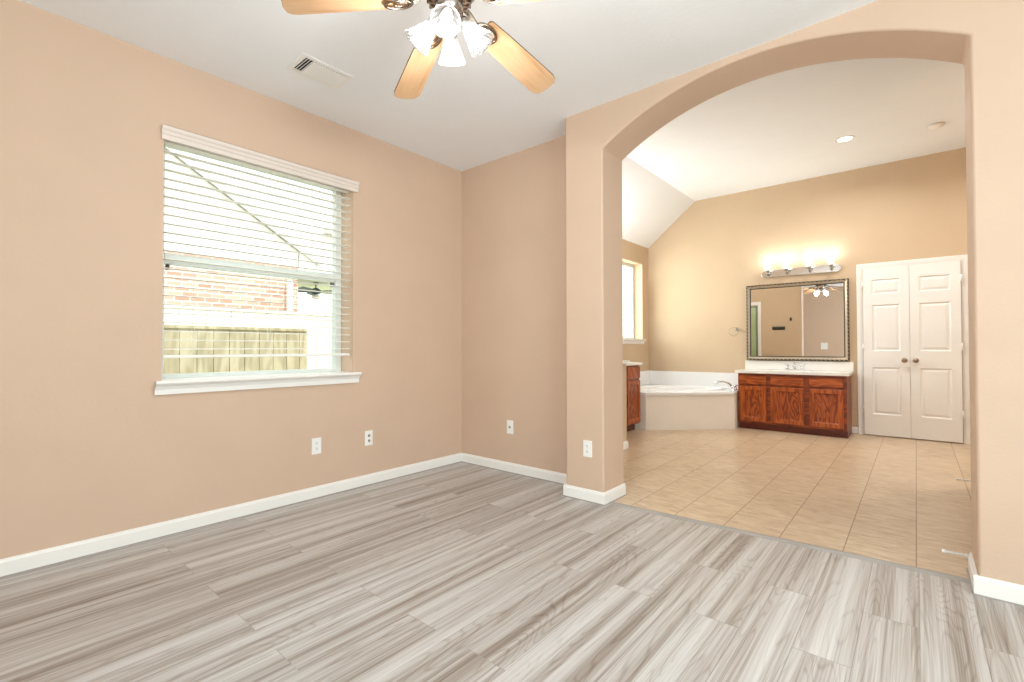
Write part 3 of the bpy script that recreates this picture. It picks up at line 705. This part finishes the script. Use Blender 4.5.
v2 = thing('vanity_light', 'unseen chrome bar light added over the oak cabinet to brighten the bathroom', 'wall light', (XL, 5.32, 2.12))  # extra lamp added behind the pillar as uplight for the bathroom
m = MB(); m.prism([(p[0] + 1.19 + 5.32, p[1]) for p in pl], 0, XL + .001, XL + .03); m.build('back_plate', 'chrome', v2, bevel=.008, seg=3)
for y in (4.96, 5.2, 5.44, 5.68):
    m = MB(); m.tube([(XL + .03, y, LZ - .005), (XL + .07, y, LZ - .02), (XL + .105, y, LZ - .012), (XL + .115, y, LZ + .015)], .009, 8); m.build('arm', 'nickel', v2)
    s = copy_obj(shv, v2); copy_obj(buv, s); copy_obj(cuv, s); s.location = (.115, y - 5.32, LZ + .03 - 2.12)
    point((XL + .115, y, LZ + .19), 14, (1, .98, .95), .04)

# ------------------------------------------------------------------ small wall things
tr = thing('towel_ring', 'chrome post with clear towel ring on the wall left of the mirror', 'towel ring', (-2.02, YE, 1.37))
m = MB(); T = Matrix.Translation((-1.985, YE - .001, 1.355)) @ Matrix.Rotation(R(90), 4, 'X'); m.lathe([(.026, 0), (.026, .008), (.011, .014), (.011, .05), (.015, .054), (.001, .058)], T, 20); m.build('post', 'chrome', tr)
m = MB(); m.tube([(-2.02 + .06 * math.cos(t), YE - .045, 1.32 + .06 * math.sin(t)) for t in [2 * math.pi * k / 32 for k in range(32)]], .006, 8, loop=True); m.build('ring', 'clear', tr)
def doorstop(label, base, tip_len):
    o = thing('doorstop', label, 'doorstop', base); x, y, z = base
    m = MB(); T = Matrix.Translation(base) @ Matrix.Rotation(R(-90), 4, 'Y'); m.lathe([(.011, 0), (.011, .005), (.006, .010)], T, 16)
    pts = [(x - .006 - (tip_len - .02) * k / 90, y + .0045 * math.cos(k * 1.05), z + .0045 * math.sin(k * 1.05)) for k in range(91)]
    m.tube(pts, .0026, 6); m.build('spring', 'trim', o)
    m = MB(); m.lathe([(.006, tip_len - .016), (.0085, tip_len - .012), (.0085, tip_len - .002), (.005, tip_len)], T, 14); m.build('tip', 'plastic', o)
doorstop('white-tipped spring doorstop on the right jamb baseboard of the arch', (XR - BT, 3.232, .068), .095)
doorstop('white-tipped spring doorstop farther back on the partition baseboard', (.335 - BT, 5.09, .060), .098)
# things on the partition that only the mirror shows
tsh = thing('shower_door', 'pale green frosted shower door reflected in the mirror', 'shower door', (-2.85, YK, 0))
m = MB(); m.box(-3.30, -3.24, YK + .001, YK + .02, 0, 2.09).box(-2.49, -2.42, YK + .001, YK + .02, 0, 2.09).box(-3.24, -2.49, YK + .001, YK + .02, 2.02, 2.09); m.build('casing', 'trim', tsh, bevel=.003)
m = MB(); m.box(-3.235, -3.20, YK + .002, YK + .03, .01, 2.0).box(-2.53, -2.495, YK + .002, YK + .03, .01, 2.0).box(-3.20, -2.53, YK + .002, YK + .03, 1.965, 2.0).box(-3.20, -2.53, YK + .002, YK + .03, .01, .045); m.build('metal_frame', 'greenframe', tsh)
m = MB(); m.box(-3.20, -2.53, YK + .010, YK + .018, .045, 1.965); m.build('frosted_glass', 'greenglass', tsh)
kr = thing('wall_rack', 'small black rack on the tan wall reflected in the mirror', 'wall rack', (-2.09, YK, 1.5))
m = MB(); m.box(-2.21, -1.97, YK + .001, YK + .02, 1.47, 1.535); m.build('back_bar', 'black', kr, bevel=.004)
for x in (-2.18, -2.12, -2.06, -2.0):
    m = MB(); m.tube([(x, YK + .02, 1.49), (x, YK + .05, 1.48), (x, YK + .055, 1.50)], .005, 8); m.build('hook', 'black', kr)
hk = thing('wall_hook', 'small dark double hook on the tan wall reflected in the mirror', 'hook', (-1.86, YK, 1.69))
m = MB(); m.box(-1.878, -1.842, YK + .001, YK + .008, 1.655, 1.72); m.build('hook_plate', 'black', hk, bevel=.003)
m = MB(); m.tube([(-1.86, YK + .008, 1.70), (-1.86, YK + .045, 1.705), (-1.86, YK + .055, 1.725)], .006, 8); m.tube([(-1.86, YK + .008, 1.68), (-1.86, YK + .035, 1.665), (-1.86, YK + .04, 1.68)], .006, 8); m.build('prong', 'black', hk)

# ------------------------------------------------------------------ outside the left window
GZ = -.25
m = MB(); m.box(-24, XL - .26, -8, 22, GZ - .1, GZ); struct(m.build('ground', 'grass'), 'grass strip outside the window', 'ground')
def fence(name, label, x, ya, yb, top, mat, bw=.14):
    o = thing(name, label, 'fence', (x, ya, GZ)); m = MB(); y = ya
    while y < yb - .02:
        e = min(y + bw - .006, yb); m.box(x, x + .018, y, e, GZ, top); y += bw
    m.build('boards', mat, o)
    m = MB(); m.box(x - .045, x - .001, ya, yb, GZ + .3, GZ + .39).box(x - .045, x - .001, ya, yb, top - .3, top - .21); m.build('rails', mat, o)
    m = MB(); m.box(x - .02, x + .03, ya, yb, top + .001, top + .03); m.build('cap_rail', mat, o)
    y = ya + .05
    while y < yb - .05:
        m = MB(); m.box(x - .135, x - .046, y, y + .09, GZ, top - .02); m.build('post', mat, o); y += 2.3
    return o
fence('board_fence', 'short added fence panel in tan for the shaded part of the fence', -5.2, -.6, 2.56, 1.275, 'fence_shaded')  # added panel: its colour stands for a shadow on one sunlit fence
fence('board_fence', 'long fence in white for its sunlit part, behind the tan panel', -6.6, -1.5, 11.5, 1.56, 'fence_sunlit')
HX = -9.0
nh = thing('neighbor_house', 'red brick neighbouring house with gabled roof and covered porch', 'house', (HX, 1, GZ))
MB().box(HX - 6, HX, -5, 4.27, GZ, 2.62).build('brick_wall', 'brick', nh)
ey, ez, ry, rz_ = 4.62, 2.74, -.5, 5.86
m = MB(); m.prism([(-5, 2.621), (4.27, 2.621), (4.27, 2.94), (ry, 5.845), (-5, 3.10)], 0, HX - 6, HX); m.build('gable_siding', 'siding', nh)
m = MB(); th = .12
m.prism([(ey, ez), (ey, ez + th), (ry, rz_ + th), (-5.62, ez + th), (-5.62, ez), (ry, rz_)], 0, HX - 6.2, HX + .04); m.build('roof', 'shingle', nh)
m = MB(); m.prism([(ey + .02, ez - .02), (ey + .02, ez + .125), (ry, rz_ + .125), (ry, rz_ - .02)], 0, HX + .041, HX + .07); m.box(HX - 6, HX + .04, ey + .001, ey + .10, ez - .02, ez + .11); m.build('fascia_and_gutter', 'fascia', nh)
m = MB()
for (a, c) in (((HX + .08, 4.40, 2.68), (HX + .08, 4.08, 2.36)), ((HX + .08, 4.08, 2.36), (HX + .08, 4.08, GZ + .1))):
    m.tube([a, c], .06, 4)
m.build('downspout', 'siding', nh)
MB().box(HX - 6.5, HX - .1, 4.29, 12, 2.95, 3.1).build('porch_ceiling', 'porch', nh)
MB().box(HX - .099, HX + .02, 4.29, 12, 2.50, 3.35).build('porch_beam', 'siding', nh)
MB().box(HX - 6.6, HX + .3, 4.29, 12, GZ + .001, GZ + .04).build('porch_slab', 'siding', nh)
MB().box(HX - 6.3, HX - 6.1, 11.6, 11.85, GZ + .04, 2.95).build('porch_post', 'siding', nh)
MB().box(HX - .35, HX - .12, 11.6, 11.85, GZ + .04, 2.5).build('porch_post', 'siding', nh)
m = MB(); m.box(HX - 6.4, HX + .2, 4.74, 12.2, 3.36, 3.46); m.build('porch_roof', 'shingle', nh)
PX, PY = -13.0, 6.68
pf = thing('porch_fan', 'dark ceiling fan on the neighbouring porch seen through the blinds', 'ceiling fan', (PX, PY, 2.95)); T = Matrix.Translation((PX, PY, 0))
m = MB(); m.lathe([(.02, 2.88), (.07, 2.90), (.07, 2.949), (.01, 2.95)], T, 20); m.lathe([(.016, 2.80), (.016, 2.9)], T, 10); m.build('downrod', 'dark_fan', pf)
m = MB(); m.lathe([(.05, 2.62), (.13, 2.65), (.14, 2.74), (.05, 2.80)], T, 24); m.build('motor', 'dark_fan', pf)
for k in range(5):
    m = MB(); m.box(.12, .92, -.095, .095, -.006, .006, T @ Matrix.Translation((0, 0, 2.70)) @ Matrix.Rotation(R(20 + 72 * k), 4, 'Z') @ Matrix.Rotation(R(14), 4, 'X')); m.build('blade', 'dark_fan', pf)
m = MB(); m.lathe([(.02, 2.46), (.09, 2.49), (.12, 2.55), (.11, 2.60), (.04, 2.62)], T, 20); m.build('light_bowl', 'plastic', pf)
